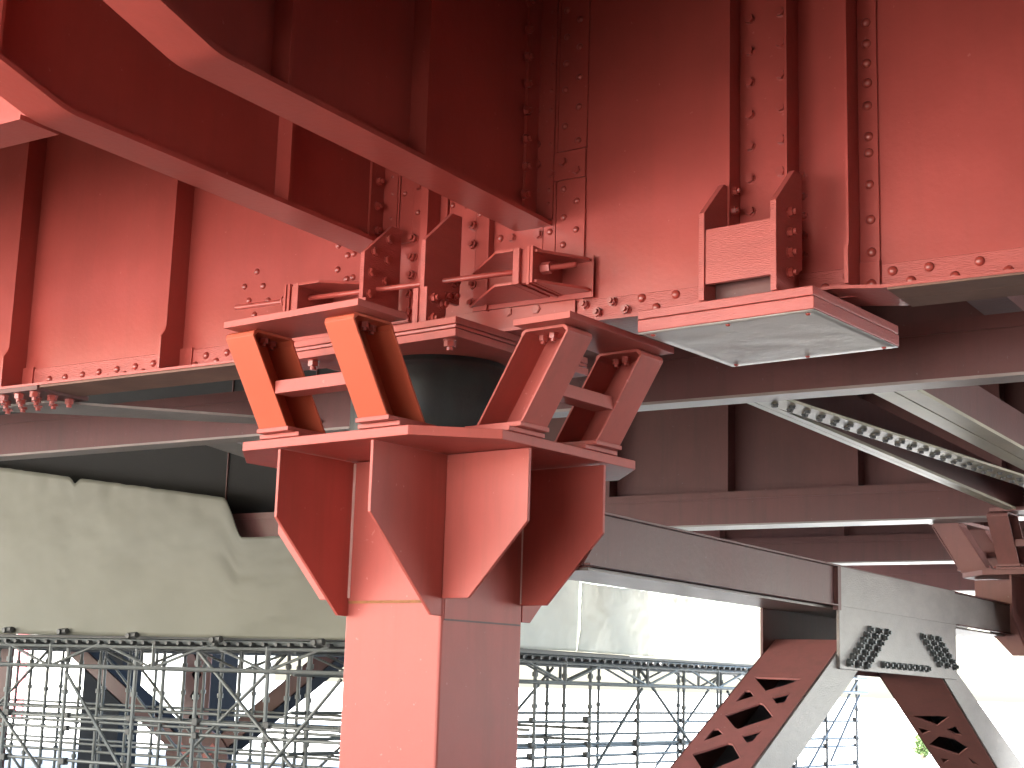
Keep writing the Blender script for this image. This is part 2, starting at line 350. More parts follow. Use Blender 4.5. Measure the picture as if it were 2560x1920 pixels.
# ------------------------------------------------------------------ cross girders (running towards the camera)
def kinkz(y, yk):
    s = yk - y
    if s <= -.05: return 3.571
    if s < .05: return 3.571 + .28*(s+.05)**2/.2
    return 3.571 + .28*s
def cross_girder(xl, xr, yk, label, stiff, y_end):
    xc = (xl+xr)/2
    t = thing('cross_girder', label, 'girder', (xc, YW, 3.571), 0, 'cross girders framing into the plate girder')
    ys = [y_end, 4.6, yk+.06] + [yk+.05-.01*i for i in range(1, 11)] + [2.4, 1.2, 0, -1.5, -3.0]
    fb = MB(); vs = []; fs = []
    for y in ys:
        z = kinkz(y, yk)
        for x, dz in ((xl, 0), (xr, 0), (xr, .02), (xl, .02)): vs.append((x, y, z+dz))
    n = len(ys)
    for i in range(n-1):
        for j in range(4): fs.append((i*4+j, (i+1)*4+j, (i+1)*4+(j+1) % 4, i*4+(j+1) % 4))
    fs += [(3, 2, 1, 0), tuple(4*(n-1)+j for j in range(4))]
    fb.add(vs, fs); fb.build('bottom_flange', M['girder'], t)
    w = MB(); w.prism([(xc+.005, y, kinkz(y, yk)+.021) for y in ys] + [(xc+.005, -3.0, ZD-.004), (xc+.005, y_end, ZD-.004)], (-.01, 0, 0))
    w.build('web', M['girder'], t)
    for y0, h in stiff:
        MB().box(xc+.0055, xr-.008, y0, y0+.012, kinkz(y0, yk)+.0205, ZD-.006).build('stiffener', M['girder'], t)
    # end connection angle: a leg on the web (bolted) and a leg on the girder
    ea = MB(); ea.box(xc+.0055, xc+.018, y_end-.11, y_end-.012, 3.60, ZD-.01); ea.box(xc+.0055, xr+.005, y_end-.0115, y_end, 3.60, ZD-.01)
    return t, ea.build('end_angle', M['girder'], t), xc
t1, ea1, xc1 = cross_girder(-3.525, -3.335, 3.39, 'near red cross girder with a kinked bottom flange ending mid picture at the plate girder', [(3.736, 1), (4.545, 1), (2.9, 1), (2.0, 1)], 5.489)
for p in ((1280,15),(1275,185),(1270,350),(1268,515),(1265,682),(1260,855),(1258,1025),(1250,1195)):
    q = atX(*z2f(*p), xc1+.018); fasten('nut', ea1, q, NX, .95)
t2, ea2, xc2 = cross_girder(-4.37, -4.185, 3.52, 'farther red cross girder with a kinked bottom flange, ending left of the near one', [(4.73, 1), (3.2, 1)], 5.489)
for z in (3.66, 3.78, 3.9, 4.02): fasten('nut', ea2, (xc2+.018, 5.43, z), NX, .9)
# longitudinal beam from the far cross girder to the left
t = thing('side_beam', 'short red beam leaving the far cross girder at the left picture edge', 'beam', (-8, 3.56, 3.571))
MB().box(-14, -4.385, 3.47, 3.65, 3.566, 3.586).build('bottom_flange', M['girder'], t)
MB().box(-14, -4.29, 3.555, 3.565, 3.587, ZD-.004).build('web', M['girder'], t)

t = thing('side_beam', 'red beam above the viewer, right of the near cross girder', 'beam', (2, 2.2, 3.3))  # added above the view to darken the upper girder web
MB().box(-3.33, 8.9, 2.11, 2.29, 3.3, 3.32).build('bottom_flange', M['girder'], t)
MB().box(-3.33, 8.9, 2.195, 2.205, 3.321, ZD-.004).build('web', M['girder'], t)
# ------------------------------------------------------------------ pier column head, bearing, trestles (frame turned 5.6 degrees)
C0 = EX*(-4.455) + EY*5.144
TR = Matrix.Translation(C0) @ Matrix.Rotation(RR, 4, 'Z')
def pier_column(label, group):
    t = thing('pier_column', label, 'column', C0, RR, group)
    h = .275
    MB(TR).box(-h+.01, h+.01, -h, h, 0, 2.549).build('shaft', M['column'], t, .012)
    a, c = .74, .265
    octo = [(-a+c, -a), (a-c, -a), (a, -a+c), (a, a-c), (a-c, a), (-a+c, a), (-a, a-c), (-a, -a+c)]
    MB(TR).prism([(x, y, 2.55) for x, y in octo], (0, 0, .04)).build('head_plate', M['column'], t, .003)
    x0, x1 = -h+.01, h+.01
    for sx in (x0, x1-.016):
        for sg in (-1, 1):
            MB(TR).prism([(sx, sg*.2755, 2.5455), (sx, sg*.73, 2.5455), (sx, sg*.73, 2.258), (sx, sg*.335, 1.872), (sx, sg*.2755, 1.872)], (.016, 0, 0)).build('fin', M['column'], t, .002)
    for sy in (-h, h-.016):
        for sg in (-1, 1):
            xe = x1 if sg > 0 else x0
            MB(TR).prism([(xe+sg*.0005, sy, 2.5455), (sg*.72, sy, 2.5455), (sg*.72, sy, 2.25), (sg*.425, sy, 1.944), (xe+sg*.0005, sy, 1.944)], (0, .016, 0)).build('fin', M['column'], t, .002)
    w = MB(TR)
    for sx in (x0+.02, x1-.0165): w.tube((sx-.003, -h-.002, 1.95), (sx-.003, -h-.002, 2.54), .009, 6)
    for sy in (-h+.018, h-.018): w.tube((x1+.001, sy, 1.95), (x1+.001, sy, 2.54), .006, 6)
    w.build('weld_bead', M['weld'], t)
    k = MB(TR); k.box(x0+.018, x1-.018, -h-.003, -h-.0005, 1.938, 2.544); k.box(x1+.0005, x1+.003, -h+.018, h-.018, 1.862, 2.544)
    k.build('collar_plate', M['column'], t)
    MB(TR).box(x0+.018, x1-.018, -h-.0035, -h-.0004, 1.926, 1.9375).build('seam', M['rust'], t)
    MB(TR).box(x1+.0004, x1+.0035, -h+.018, h-.018, 1.854, 1.8615).build('seam', M['dull'], t)
    return t
pc = pier_column('lit red square column with a finned octagonal head in the middle of the picture', 'pier columns under the girders')

def trestle(fmap, label, group, paint_='fresh', legs=((-.33, -.165), (.243, .40))):
    """inclined two-legged channel trestle; fmap maps (along, out, z) to column-head coordinates"""
    q = fmap(.08, .9, 2.6)
    t = thing('inclined_trestle', label, 'trestle', TR @ V((q[0], q[1], 2.59)), RR, group)
    def P(a, o, z): return V(fmap(a, o, z))
    zb, zt = 2.628, 3.004
    ob, ot = .785, 1.0                       # outer flange: bottom and top
    dep = .235
    for a0, a1 in legs:
        leg = MB(TR); th = .011
        def slab(pts, off): leg.prism([P(*p) for p in pts], P(*[x+y for x, y in zip(pts[0], off)])-P(*pts[0]))
        # outer flange, inner flange, web on the low-a side, top and rounded corners
        for o in (0, -dep):
            slab([(a0, ob+o, zb), (a1, ob+o, zb), (a1, ot+o, zt-.03), (a0, ot+o, zt-.03)], (0, -th if o == 0 else th, 0))
        slab([(a0, ob-th, zb), (a0, ob-dep+th, zb), (a0, ot-dep+th, zt-.013), (a0, ot-th, zt-.013)], (th, 0, 0))
        dx = (ot-ob)/(zt-zb)
        slab([(a0, ot, zt-.03), (a0, ot-.004, zt-.012), (a0, ot-.022, zt-.001), (a0, ot-dep+.022, zt-.001), (a0, ot-dep+.004, zt-.012), (a0, ot-dep, zt-.03), (a0, ot-dep+th, zt-.03), (a0, ot-dep+.026, zt-.013), (a0, ot-.026, zt-.013), (a0, ot-th, zt-.03)], (a1-a0, 0, 0))
        lo = leg.build('leg', M[paint_], t, .0015)
        pad = MB(TR)
        c = [P(a0-.03, .752, 2.5905), P(a1+.04, .752, 2.5905), P(a1+.04, .47, 2.5905), P(a0-.03, .47, 2.5905)]
        pad.prism(c, (0, 0, .018))
        c = [P(a0-.008, .79, 2.609), P(a1+.015, .79, 2.609), P(a1+.015, .5, 2.609), P(a0-.008, .5, 2.609)]
        pad.prism(c, (0, 0, .0185))
        pad.build('foot_pad', M['column'], t, .002)
        for i in range(3):
            fasten('nut', lo, TR @ P(a0+.035+.04*(i % 2)+.02*i, ot-.06-.065*i, zt-.013), ND, .95)
            fasten('nut', lo, TR @ P(a0+.05+.03*i, .60-.04*i, 2.623), (0, 0, 1), .8)
    MB(TR).prism([P(-.285, 1.055, 3.0045), P(.475, 1.055, 3.0045), P(.475, .775, 3.0045), P(-.285, .775, 3.0045)], (0, 0, .028)).build('top_plate', M['column'], t, .002)
    bar = MB(TR)
    bar.prism([P(legs[0][1]+.001, .862, 2.752), P(legs[1][0]-.001, .862, 2.752), P(legs[1][0]-.001, .862, 2.806), P(legs[0][1]+.001, .862, 2.806)], P(0, 0.762, 0)-P(0, .862, 0))
    bo = bar.build('cross_bar', M['column'], t, .002)
    return t
tg = 'inclined trestles around the black bearing'
trF = trestle(lambda a, o, z: (a, -o, z), 'orange-red inclined trestle on the front left edge of the column head, leaning left', tg)
trR = trestle(lambda a, o, z: (o, -a, z), 'red-brown inclined trestle on the right edge of the column head, leaning right', tg, 'column', ((-.285, -.115), (.243, .41)))
# rubber bearing
rb = MB(TR); prof = [(.40, 2.591), (.405, 2.62), (.405, 2.86), (.39, 2.92), (.35, 2.962), (.30, 2.985), (.30, 2.9995)]
n = 48; vs = []; fs = []
for r, z in prof:
    for i in range(n): vs.append((r*math.cos(2*math.pi*i/n), r*math.sin(2*math.pi*i/n), z))
for k in range(len(prof)-1):
    for i in range(n): fs.append((k*n+i, k*n+(i+1) % n, (k+1)*n+(i+1) % n, (k+1)*n+i))
fs += [tuple(range(n-1, -1, -1)), tuple(range((len(prof)-1)*n, len(prof)*n))]
rb.add(vs, fs)
single(rb.build('rubber_bearing', M['rubber'], None, 0, True), 'black rubber drum between column head and girder', 'bearing')
# sole plates and their gusset bracket under the girder
sb = thing('bearing_bracket', 'red bracket with two chamfered upright plates on thick plates over the black bearing', 'bracket', C0+V((0, 0, 3.0)), RR)
MB(TR).box(-.475, .475, -.475, .475, 3.0, 3.034).build('sole_plate', M['column'], sb, .003)
MB(TR).box(-.47, .472, -.472, .47, 3.038, 3.052).build('shim_plate', M['girder'], sb, .002)
MB(TR).box(-.474, .474, -.476, .47, 3.055, 3.0845).build('sole_plate', M['column'], sb, .003)
for a0, lab in ((-.195, 0), (.168, 1)):
    gp = MB(TR).prism([(a0, -.364, 3.088), (a0, -.364, 3.486), (a0, -.19, 3.645), (a0, -.115, 3.645), (a0, -.115, 3.24), (a0, -.30, 3.20), (a0, -.30, 3.088)] if False else
                      [(a0, -.364, 3.087), (a0, -.364, 3.486), (a0, -.19, 3.648), (a0, -.125, 3.648), (a0, -.125, 3.24), (a0, -.245, 3.24), (a0, -.245, 3.087)], (.024, 0, 0)).build('gusset_plate', M['brushed'], sb, .0015)
    fo = MB(TR); fo.box(a0-.03, a0-.0005, -.372, -.25, 3.087, 3.27); fo.box(a0+.0245, a0+.050, -.372, -.25, 3.087, 3.27)
    fo.box(a0-.09, a0-.031, -.372, -.25, 3.0855, 3.103); fo.box(a0+.051, a0+.115, -.372, -.25, 3.0855, 3.103)
    fo.build('foot_angle', M['brushed'], sb, .0015)
    xx = a0+.0245
    if lab:
        for y, z in ((-.335, 3.225), (-.335, 3.135), (-.275, 3.21), (-.275, 3.13)): fasten('nut', gp, TR @ V((xx+.0255, y, z)), EX, 1.0)
        for y, z in ((-.225, 3.26), (-.17, 3.27), (-.17, 3.33)): fasten('nut', gp, TR @ V((xx, y, z)), EX, .95)
    else:
        for y, z in ((-.30, 3.50), (-.315, 3.40), (-.32, 3.30), (-.21, 3.58), (-.215, 3.48), (-.22, 3.38)): fasten('bolt', gp, TR @ V((xx, y, z)), EX, 1.0)
for x, y in ((.40, -.42), (-.40, -.42), (.42, .1)): fasten('nut', sb, TR @ V((x, y, 3.0)), ND, 1.25)

# ------------------------------------------------------------------ tie rod with its two anchors
YR, ZR = 5.30, 3.285
q0 = atY(590, 769, YR); q1 = atY(1440, 661, YR)
zr0, zr1 = q0.z, q1.z
def rz(x): return zr0 + (zr1-zr0)*(x-q0.x)/(q1.x-q0.x)
rod = thing('tie_rod', 'long round red tie rod passing through the bracket plates above the bearing', 'rod', (-4.2, YR, rz(-4.2)))
MB().tube(q0, q1, .0125, 16).build('bar', M['girder'], rod, 0, True)
xn = atY(*z6f(665, 340), YR).x; xe = atY(*z6f(770, 330), YR).x
def hexnut(x0, x1, r): 
    mb = MB(); d = V((1, 0, (zr1-zr0)/(q1.x-q0.x)))
    mb.tube(V((x0, YR, rz(x0))), V((x1, YR, rz(x1))), r, 6); mb.tube(V((x0-.006, YR, rz(x0))), V((x0-.0005, YR, rz(x0))), r*1.15, 18)
    return mb.build('nut', M['brushed'], rod)
hexnut(xn, xe, .026); 
def anchor(xa, sgn, label, ztop, zbot, ln, ls):
    """channel lug on the web; end plate at xa, flanges taper away along sgn"""
    t = thing('rod_anchor', label, 'bracket', (xa, YW, (ztop+zbot)/2), 0, 'anchors holding the tie rod')
    yf = YR-.085
    MB().box(min(xa, xa+sgn*.032), max(xa, xa+sgn*.032), yf, YW-.025, zbot, ztop).build('end_plate', M['brushed'], t, .002)
    for z in (ztop-.012, zbot):
        x0 = xa+sgn*.0325
        MB().prism([(x0, yf, z), (x0+sgn*ls, yf, z), (x0+sgn*ln, YW-.04, z), (x0+sgn*ln, YW-.03, z), (x0, YW-.03, z)], (0, 0, .012)).build('flange', M['girder'], t, .001)
    bk = MB()
    x0, x1 = (xa-sgn*.0005, xa-sgn*.024); bk.box(min(x0, x1), max(x0, x1), yf+.02, YW-.025, zbot+.006, ztop-.004)
    x0, x1 = (xa-sgn*.0285, xa-sgn*.043); bk.box(min(x0, x1), max(x0, x1), yf+.012, YW-.025, zbot-.004, ztop+.006)
    x0, x1 = (xa-sgn*.0475, xa-sgn*.062); bk.box(min(x0, x1), max(x0, x1), yf+.008, YW-.025, zbot+.002, ztop+.004)
    bk.build('backing_plate', M['girder'], t, .0015)
    xb = xa-sgn*.0625
    for z in (ztop-.022, zbot+.004):
        MB().prism([(xb, yf+.02, z), (xb-sgn*.012, yf+.02, z), (xb-sgn*.14, YW-.06, z), (xb-sgn*.14, YW-.03, z), (xb, YW-.03, z)], (0, 0, .012)).build('rib', M['girder'], t, .001)
    xe, x0 = xb-sgn*.15, xa+sgn*(ln+.03)
    MB().box(min(xe, x0), max(xe, x0), YW-.0295, YW-.0235, zbot-.02, ztop+.005).build('backing_web', M['girder'], t)
    return t
xA = atY(*z6f(550, 190), YR-.085).x; zt_ = atY(*z6f(550, 190), YR-.085).z; zb_ = atY(*z6f(545, 440), YR-.085).z
anchor(xA, -1, 'red channel anchor with nut at the right end of the tie rod', zt_, zb_, xA-.0325-atY(*z6f(232, 330), YW-.03).x, xA-.0325-atY(*z6f(385, 222), YR-.085).x)
pL = atY(500+572*.40687, 600+268*.40687, YR-.085)
anchor(pL.x, 1, 'red channel anchor at the left end of the tie rod, partly behind the orange-red trestle', pL.z, pL.z-(zt_-zb_), .45, .12)
hexnut(pL.x-.115, pL.x-.07, .026)

# ------------------------------------------------------------------ jacking bracket on the right
C1 = EX*(-2.893) + EY*5.335
T1 = Matrix.Translation(C1) @ Matrix.Rotation(RR, 4, 'Z')
jb = thing('jacking_bracket', 'red bracket with a cross panel on a thick platform with bare grey underside', 'bracket', C1+V((0, 0, 2.985)), RR)
MB(T1).box(-.386, .386, -.375, .375, 2.989, 3.038).build('platform_plate', M['brushed'], jb, .003)
MB(T1).box(-.384, .384, -.377, .375, 3.0405, 3.076).build('platform_plate', M['brushed'], jb, .003)
# crinkled bare sheet below
us = MB(T1); N = 22; vs = []; fs = []
for i in range(N+1):
    for j in range(N+1):
        x = -.383+.766*i/N; y = -.372+.744*j/N
        e = min(i, j, N-i, N-j)/3.0
        vs.append((x, y, 2.986 - max(0, min(1, e))*.0 - .002*noise.noise(V((x*9, y*9, 1.7)))*min(1, e) - .001))
for i in range(N):
    for j in range(N):
        k = i*(N+1)+j; fs.append((k, k+1, k+N+2, k+N+1))
us.add(vs, fs); uo = us.build('under_sheet', M['galv'], jb, 0, True)
uo.modifiers.new('thickness', 'SOLIDIFY').thickness = .002
for x in (-.34, 0, .34):
    for y in (-.33, .33): fasten('rivet', uo, T1 @ V((x, y, 2.9835)), ND, .55)
plates = []
for a0, y1 in ((-.100, .02), (.213, .03)):
    yb = (EY.dot(V((-2.8, 5.5, 0))) - 5.335) - .012
    gp = MB(T1).prism([(a0, -.385, 3.078), (a0, -.385, 3.43), (a0, -.235, 3.588), (a0, -.175, 3.588), (a0, -.175, 3.20), (a0, -.24, 3.17), (a0, -.24, 3.078)], (.025, 0, 0)).build('side_plate', M['brushed'], jb, .0015)
    plates.append(gp)
MB(T1).box(-.0745, .2125, -.378, -.354, 3.142, 3.362).build('cross_panel', M['brushed'], jb, .002)
MB(T1).box(-.0745, .2125, -.30, -.28, 3.0785, 3.36).build('back_panel', M['dull'], jb, .002)
xr = -2.893+.213+.0255
for p in ((845,1085),(845,1213),(845,1332),(845,1455),(848,1575)):
    q = atX(*z3f(*p), -2.19); fasten('nut', mg, q if False else V((-2.196, q.y, q.z)), NX, .95)
for y, z in ((-.285, 3.405), (-.285, 3.325), (-.285, 3.245), (-.285, 3.165)): fasten('nut', plates[1], T1 @ V((.2385, y, z)), EX, .95)
for p in ((425,1175),(420,1295)):
    q = atX(*z3f(*p), -2.448); fasten('nut', mg, q, NX, .85)

# ------------------------------------------------------------------ beams behind the girder
def ibeam_x(t, x0, x1, y0, y1, z0, z1, mat, under, lip=.012):
    MB().box(x0, x1, y0, y1, z0, z0+.014).build('bottom_flange', under, t)
    MB().box(x0, x1, y0+.006, y1-.006, z0+.0145, z1-.065).build('web', mat, t)
    MB().box(x0, x1, y0, y1, z1-.0645, z1).build('top_flange', mat, t)
t = thing('horizontal_beam', 'dark red horizontal beam passing just behind the lit column', 'beam', (-4, 6.8, 3.0))
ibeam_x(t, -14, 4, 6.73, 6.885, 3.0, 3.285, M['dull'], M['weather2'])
# floor members hanging behind it
t = thing('bolted_strut', 'pale strut with a bolted strip along it, behind the shaded beam on the right', 'strut', (-2.97, 9.5, 3.0))
MB().box(-3.058, -3.017, 6.89, 12.2, 3.012, 3.03).build('flange', M['cream'], t)
MB().box(-3.013, -2.974, 6.89, 12.2, 3.012, 3.03).build('flange', M['cream'], t)
MB().box(-3.022, -3.010, 6.89, 12.2, 3.031, 3.3).build('web', M['dull'], t)
bs = MB().prism([(-2.967, 6.89, 3.0), (-2.825, 6.89, 3.0), (-2.30, 11.2, 3.0), (-2.50, 11.2, 3.0)], (0, 0, .014)).build('bolted_strip', M['cream'], t)
for k in range(26):
    y = 6.97+k*.155; f = (y-6.89)/4.31
    for s in (.28, .74):
        xa = -2.967+f*.467; xb = -2.83+f*.53
        fasten('dhex', bs, (xa+(xb-xa)*s, y+(.07 if s > .5 else 0), 3.0), ND, .8)
t = thing('angle_strut', 'pale double strut to the right of the bolted one, under the dark deck', 'strut', (-2.3, 9.5, 3.0))
MB().box(-2.415, -2.315, 6.89, 12.2, 3.016, 3.034).build('flange', M['cream'], t)
MB().box(-2.305, -2.205, 6.89, 12.2, 3.016, 3.034).build('flange', M['cream'], t)
MB().box(-2.318, -2.302, 6.89, 12.2, 3.0345, 3.3).build('web', M['dull'], t)
t = thing('lateral_brace', 'pale flat brace under the bolted flange splice at the left edge', 'strut', (-7, 6.1, 3.05))
MB().prism([(-7.2, 5.6, 3.045), (-6.6, 5.6, 3.045), (-5.6, 6.72, 3.045), (-5.85, 6.72, 3.045)], (0, 0, .014)).build('flange', M['silver'], t)
def atZ(u, v, z): d = ray(u, v); return CAM + d*((z-1.6)/d.z)
b0, b1, b2, b3 = atZ(515, 1113, 3.02), atZ(590, 1107, 3.02), atZ(760, 1165, 3.02), atZ(760, 1192, 3.02)
single(MB().prism([b0, b1, b2, b3], (0, 0, .014)).build('lateral_brace', M['silver']), 'thin pale brace behind the shaded beam, left of the column head', 'strut')
# far girders
def far_girder(yf, z0, label, xs, mat_u, xl=-9.6):
    t = thing('far_girder', label, 'girder', (-6, yf, z0), 0, 'far parallel girders in the shade')
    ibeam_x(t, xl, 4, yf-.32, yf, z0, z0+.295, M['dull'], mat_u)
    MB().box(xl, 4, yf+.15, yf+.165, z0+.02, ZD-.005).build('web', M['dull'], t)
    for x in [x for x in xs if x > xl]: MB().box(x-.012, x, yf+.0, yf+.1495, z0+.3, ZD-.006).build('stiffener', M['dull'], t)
far_girder(12.42, 3.0, 'nearer far girder, dark web above a red beam with a bright lower edge', [-5.65+1.2*k for k in range(-8, 7)], M['silver'], -12.6)
far_girder(16.27, 3.0, 'farther far girder, seen as a thin red band below the nearer one', [-6+1.5*k for k in range(-8, 6)], M['silver'])
far_girder(20.8, 3.0, 'farthest girder, a dim band behind the inclined bracing', [-6+1.8*k for k in range(-6, 5)], M['silver'])
t = thing('floor_beam', 'dark floor beam seen over the shaded beam at the right edge', 'beam', (-2.0, 9, 3.6))
MB().box(-2.1, -1.9, 5.7, 12.4, 3.55, 3.57).build('bottom_flange', M['dull'], t)
MB().box(-2.01, -1.99, 5.7, 12.4, 3.571, ZD-.005).build('web', M['dull'], t)

def dim_copy(root):  # far shading put into the colour of the distant copies
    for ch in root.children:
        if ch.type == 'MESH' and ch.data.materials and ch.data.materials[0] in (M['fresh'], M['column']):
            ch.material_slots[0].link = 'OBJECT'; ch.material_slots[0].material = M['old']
        dim_copy(ch)
# far column with its trestles: copies of the near ones
dC = V((-2.794, 12.78, 0)) - C0
c2 = copy_tree(pc); c2.location = V(c2.location)+dC; dim_copy(c2); c2['label'] = 'small distant pale red column at the right edge below the far girders'
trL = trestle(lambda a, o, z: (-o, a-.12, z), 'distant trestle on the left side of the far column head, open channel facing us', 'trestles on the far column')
trL.location = V(trL.location)+dC; dim_copy(trL)
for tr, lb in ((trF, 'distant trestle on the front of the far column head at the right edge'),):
    c = copy_tree(tr); c.location = V(c.location)+dC; c['label'] = lb; dim_copy(c); c['group'] = 'trestles on the far column'

# ------------------------------------------------------------------ inclined pier frame on the right (cap beam, gusset, V legs)
KF = .5405                                          # size of the frame against the survey sketch below
XS = -6.0*KF; XI = -6.93*KF
def sy(y): return y*KF
def sz(z): return 1.6+(z-1.6)*KF
pf = thing('pier_frame', 'pier frame with grey gusset plate and V of perforated legs, lower right', 'frame', (XS, 11, 0))
Y0, Y1 = 5.81, 13.0
MB().box(XI+.05, XS-.06, Y0, Y1, sz(2.52), sz(2.545)-.0006).build('bottom_flange', M['silver'], pf)
MB().box(XI+.03, XS-.03, Y0, Y1, sz(2.985)+.001, sz(2.985)+.012).build('top_flange', M['dull'], pf)
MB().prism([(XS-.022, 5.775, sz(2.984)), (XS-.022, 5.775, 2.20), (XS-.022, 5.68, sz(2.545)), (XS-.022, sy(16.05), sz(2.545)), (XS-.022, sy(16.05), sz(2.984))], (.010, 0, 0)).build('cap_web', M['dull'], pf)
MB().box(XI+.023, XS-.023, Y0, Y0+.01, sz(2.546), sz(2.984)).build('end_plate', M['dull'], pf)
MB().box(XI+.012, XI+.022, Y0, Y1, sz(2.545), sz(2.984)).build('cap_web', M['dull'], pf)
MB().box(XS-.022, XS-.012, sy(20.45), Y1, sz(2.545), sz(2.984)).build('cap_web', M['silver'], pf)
for a, b in ((Y0, sy(16.05)), (sy(20.45), Y1)):
    for z in (sz(2.545), sz(2.984)-.008): MB().box(XS-.0115, XS+.018, a-(.12 if a == Y0 and z < 2.2 else 0), b, z, z+.008).build('cap_flange', M['dull'], pf)
gs = MB().prism([(XS, sy(16.1), sz(2.98)), (XS, sy(20.4), sz(2.99)), (XS, sy(20.4), sz(1.84)), (XS, sy(16.1), sz(1.875))], (-.02, 0, 0)).build('gusset_plate', M['silver'], pf, .002)
MB().box(XS+.0005, XS+.006, sy(16.12), sy(20.38), sz(2.55), sz(2.965)).build('chord_plate', M['silver'], pf, .002)
MB().box(XS-.02, XS+.014, sy(16.0), sy(16.09), sz(2.5), sz(2.99)).build('end_stiffener', M['dull'], pf)
MB().prism([(XI, sy(16.1), sz(2.98)), (XI, sy(20.4), sz(2.99)), (XI, sy(20.4), sz(1.84)), (XI, sy(16.1), sz(1.875))], (.02, 0, 0)).build('gusset_plate', M['dull'], pf, .002)
def zgX(p): return atX(*zg(*p), XS)
for r in range(7):
    for c in range(3):
        fasten('ghex', gs, zgX((1255-21*r+53*c, 808+34*r+9*c)), NX, 1.1)
        if r < 6: fasten('ghex', gs, zgX((1578+21*r+48*c, 850+34*r+9*c)), NX, 1.1)
for k in range(9): fasten('ghex', gs, zgX((1338+34*k, 1024+3.2*k)), NX, 1.05)
def leg(near, holes, face_edge, up):
    """near: four (Y,Z) points of the grey side plate; face_edge: which edge carries the lattice face"""
    XN = XS-.0205
    a, b, c, d = [V((XN, sy(y), sz(z))) for y, z in near]
    MB().prism([a, b, c, d], (-.014, 0, 0)).build('side_plate', M['silver'], pf, .002)
    off = V((XI-XS+.041, 0, 0))
    MB().prism([a+off, b+off, c+off, d+off], (.014, 0, 0)).build('side_plate', M['dull'], pf)
    p, q = (a, d) if face_edge == 0 else (b, c)
    dirv = (q-p).normalized(); nn = V((1, 0, 0)).cross(dirv).normalized()
    pl = []
    for h in holes:
        pl.append([atP(*zg(*pt), p, nn) for pt in h])
    def uv(P): w = P-p; return V((w.x, w.dot(dirv), 0))
    L = (q-p).length; x0, x1 = -.0145, XI-XS+.041+.0145
    outer = [V((x0, 0, 0)), V((x1, 0, 0)), V((x1, L, 0)), V((x0, L, 0))]
    polys = [outer]
    for h in pl:
        pts = [uv(P) for P in h]
        if all(x1+.012 < w.x < x0-.012 and .02 < w.y < L-.02 for w in pts): polys.append(pts)
    flat = [w for poly in polys for w in poly]
    mb = MB(); mb.add([p + V((w.x, 0, 0)) + dirv*w.y for w in flat], [tuple(x) for x in tessellate_polygon(polys)])
    o = mb.build('lattice_face', M['faded'] if face_edge == 0 else M['old'], pf)  # left leg gets the glare-paled red, right leg the darkened one
    sm = o.modifiers.new('thickness', 'SOLIDIFY'); sm.thickness = .012; sm.offset = 0
    p2, q2 = (b, c) if face_edge == 0 else (a, d)
    mb = MB(); mb.add([p2+V((x0, 0, 0)), p2+V((x1, 0, 0)), q2+V((x1, 0, 0)), q2+V((x0, 0, 0))], [(0, 1, 2, 3)])
    o = mb.build('cover_plate', M['slate'], pf); sm = o.modifiers.new('thickness', 'SOLIDIFY'); sm.thickness = .01; sm.offset = 0
lh = [[(555,1105),(845,1115),(765,1150),(625,1190)], [(440,1258),(500,1190),(530,1188),(556,1222)], [(665,1230),(778,1200),(740,1262),(692,1268)],
      [(375,1340),(590,1265),(610,1270),(670,1345),(650,1360),(455,1425),(435,1415)], [(245,1498),(305,1425),(335,1422),(365,1455)], [(480,1465),(605,1432),(545,1500),(510,1510)],
      [(175,1580),(395,1510),(420,1515),(470,1600),(455,1610),(260,1690),(240,1680)]]
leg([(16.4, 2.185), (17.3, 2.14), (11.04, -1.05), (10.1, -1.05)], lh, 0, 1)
rh = [[(1510,1335),(1690,1335),(1755,1340),(1680,1395)], [(1560,1405),(1640,1430),(1590,1448)], [(1735,1420),(1790,1400),(1830,1455),(1790,1450)],
      [(1690,1460),(1780,1475),(1870,1530),(1810,1575),(1625,1515)], [(1700,1595),(1755,1605),(1720,1625)], [(1870,1590),(1940,1640),(1900,1630)]]
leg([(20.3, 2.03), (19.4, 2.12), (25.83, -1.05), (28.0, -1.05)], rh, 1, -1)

# ------------------------------------------------------------------ sheeting and scaffolds
def sheet(name, p0, p1, zb0, zb1, top, mat, label, nx, nz, seed, amp, out):
    """hanging sheet from p0 to p1 (xy), bottom zb, top(f) gives the top edge"""
    p0, p1 = V((*p0, 0)), V((*p1, 0)); d = (p1-p0).normalized(); nrm = V((d.y, -d.x, 0))
    vs = []; fs = []
    for i in range(nx+1):
        f = i/nx; zt = top(f); zb = zb0+(zb1-zb0)*f
        for j in range(nz+1):
            h = j/nz
            w = amp*(noise.noise(V((f*9+seed, h*1.6, seed)))*1.6 + .5*noise.noise(V((f*28+seed, h*9, seed))) + .22*noise.noise(V((f*60, h*30, seed))))
            w += amp*1.2*math.exp(-((h-1)**2)/.02)*noise.noise(V((f*50, 0, seed+4)))
            vs.append(p0+(p1-p0)*f + nrm*(w+out*math.sin(h*math.pi)) + V((0, 0, zb+(zt-zb)*h)))
    for i in range(nx):
        for j in range(nz):
            k = i*(nz+1)+j; fs.append((k, k+nz+1, k+nz+2, k+1))
    mb = MB(); mb.add(vs, fs); o = mb.build(name, mat, None, 0, True)
    o.modifiers.new('thickness', 'SOLIDIFY').thickness = .004
    return single(o, label, 'sheet')
YT = 11.9; kf = YT/13.0
def top_left(f):
    x = (-20 + f*10.6)
    xx = x/kf
    z = 4.162 - (xx+16.16)*.139
    z = 1.6+(z-1.6)*kf
    z -= .07*math.exp(-((xx+14.72)/.07)**2)
    t = min(1, max(0, (xx+12.22)/.34)); z2 = 3.015
    z = z + (z2-z)*(t*t*(3-2*t))
    return z + .008*noise.noise(V((f*70, 3, 1)))
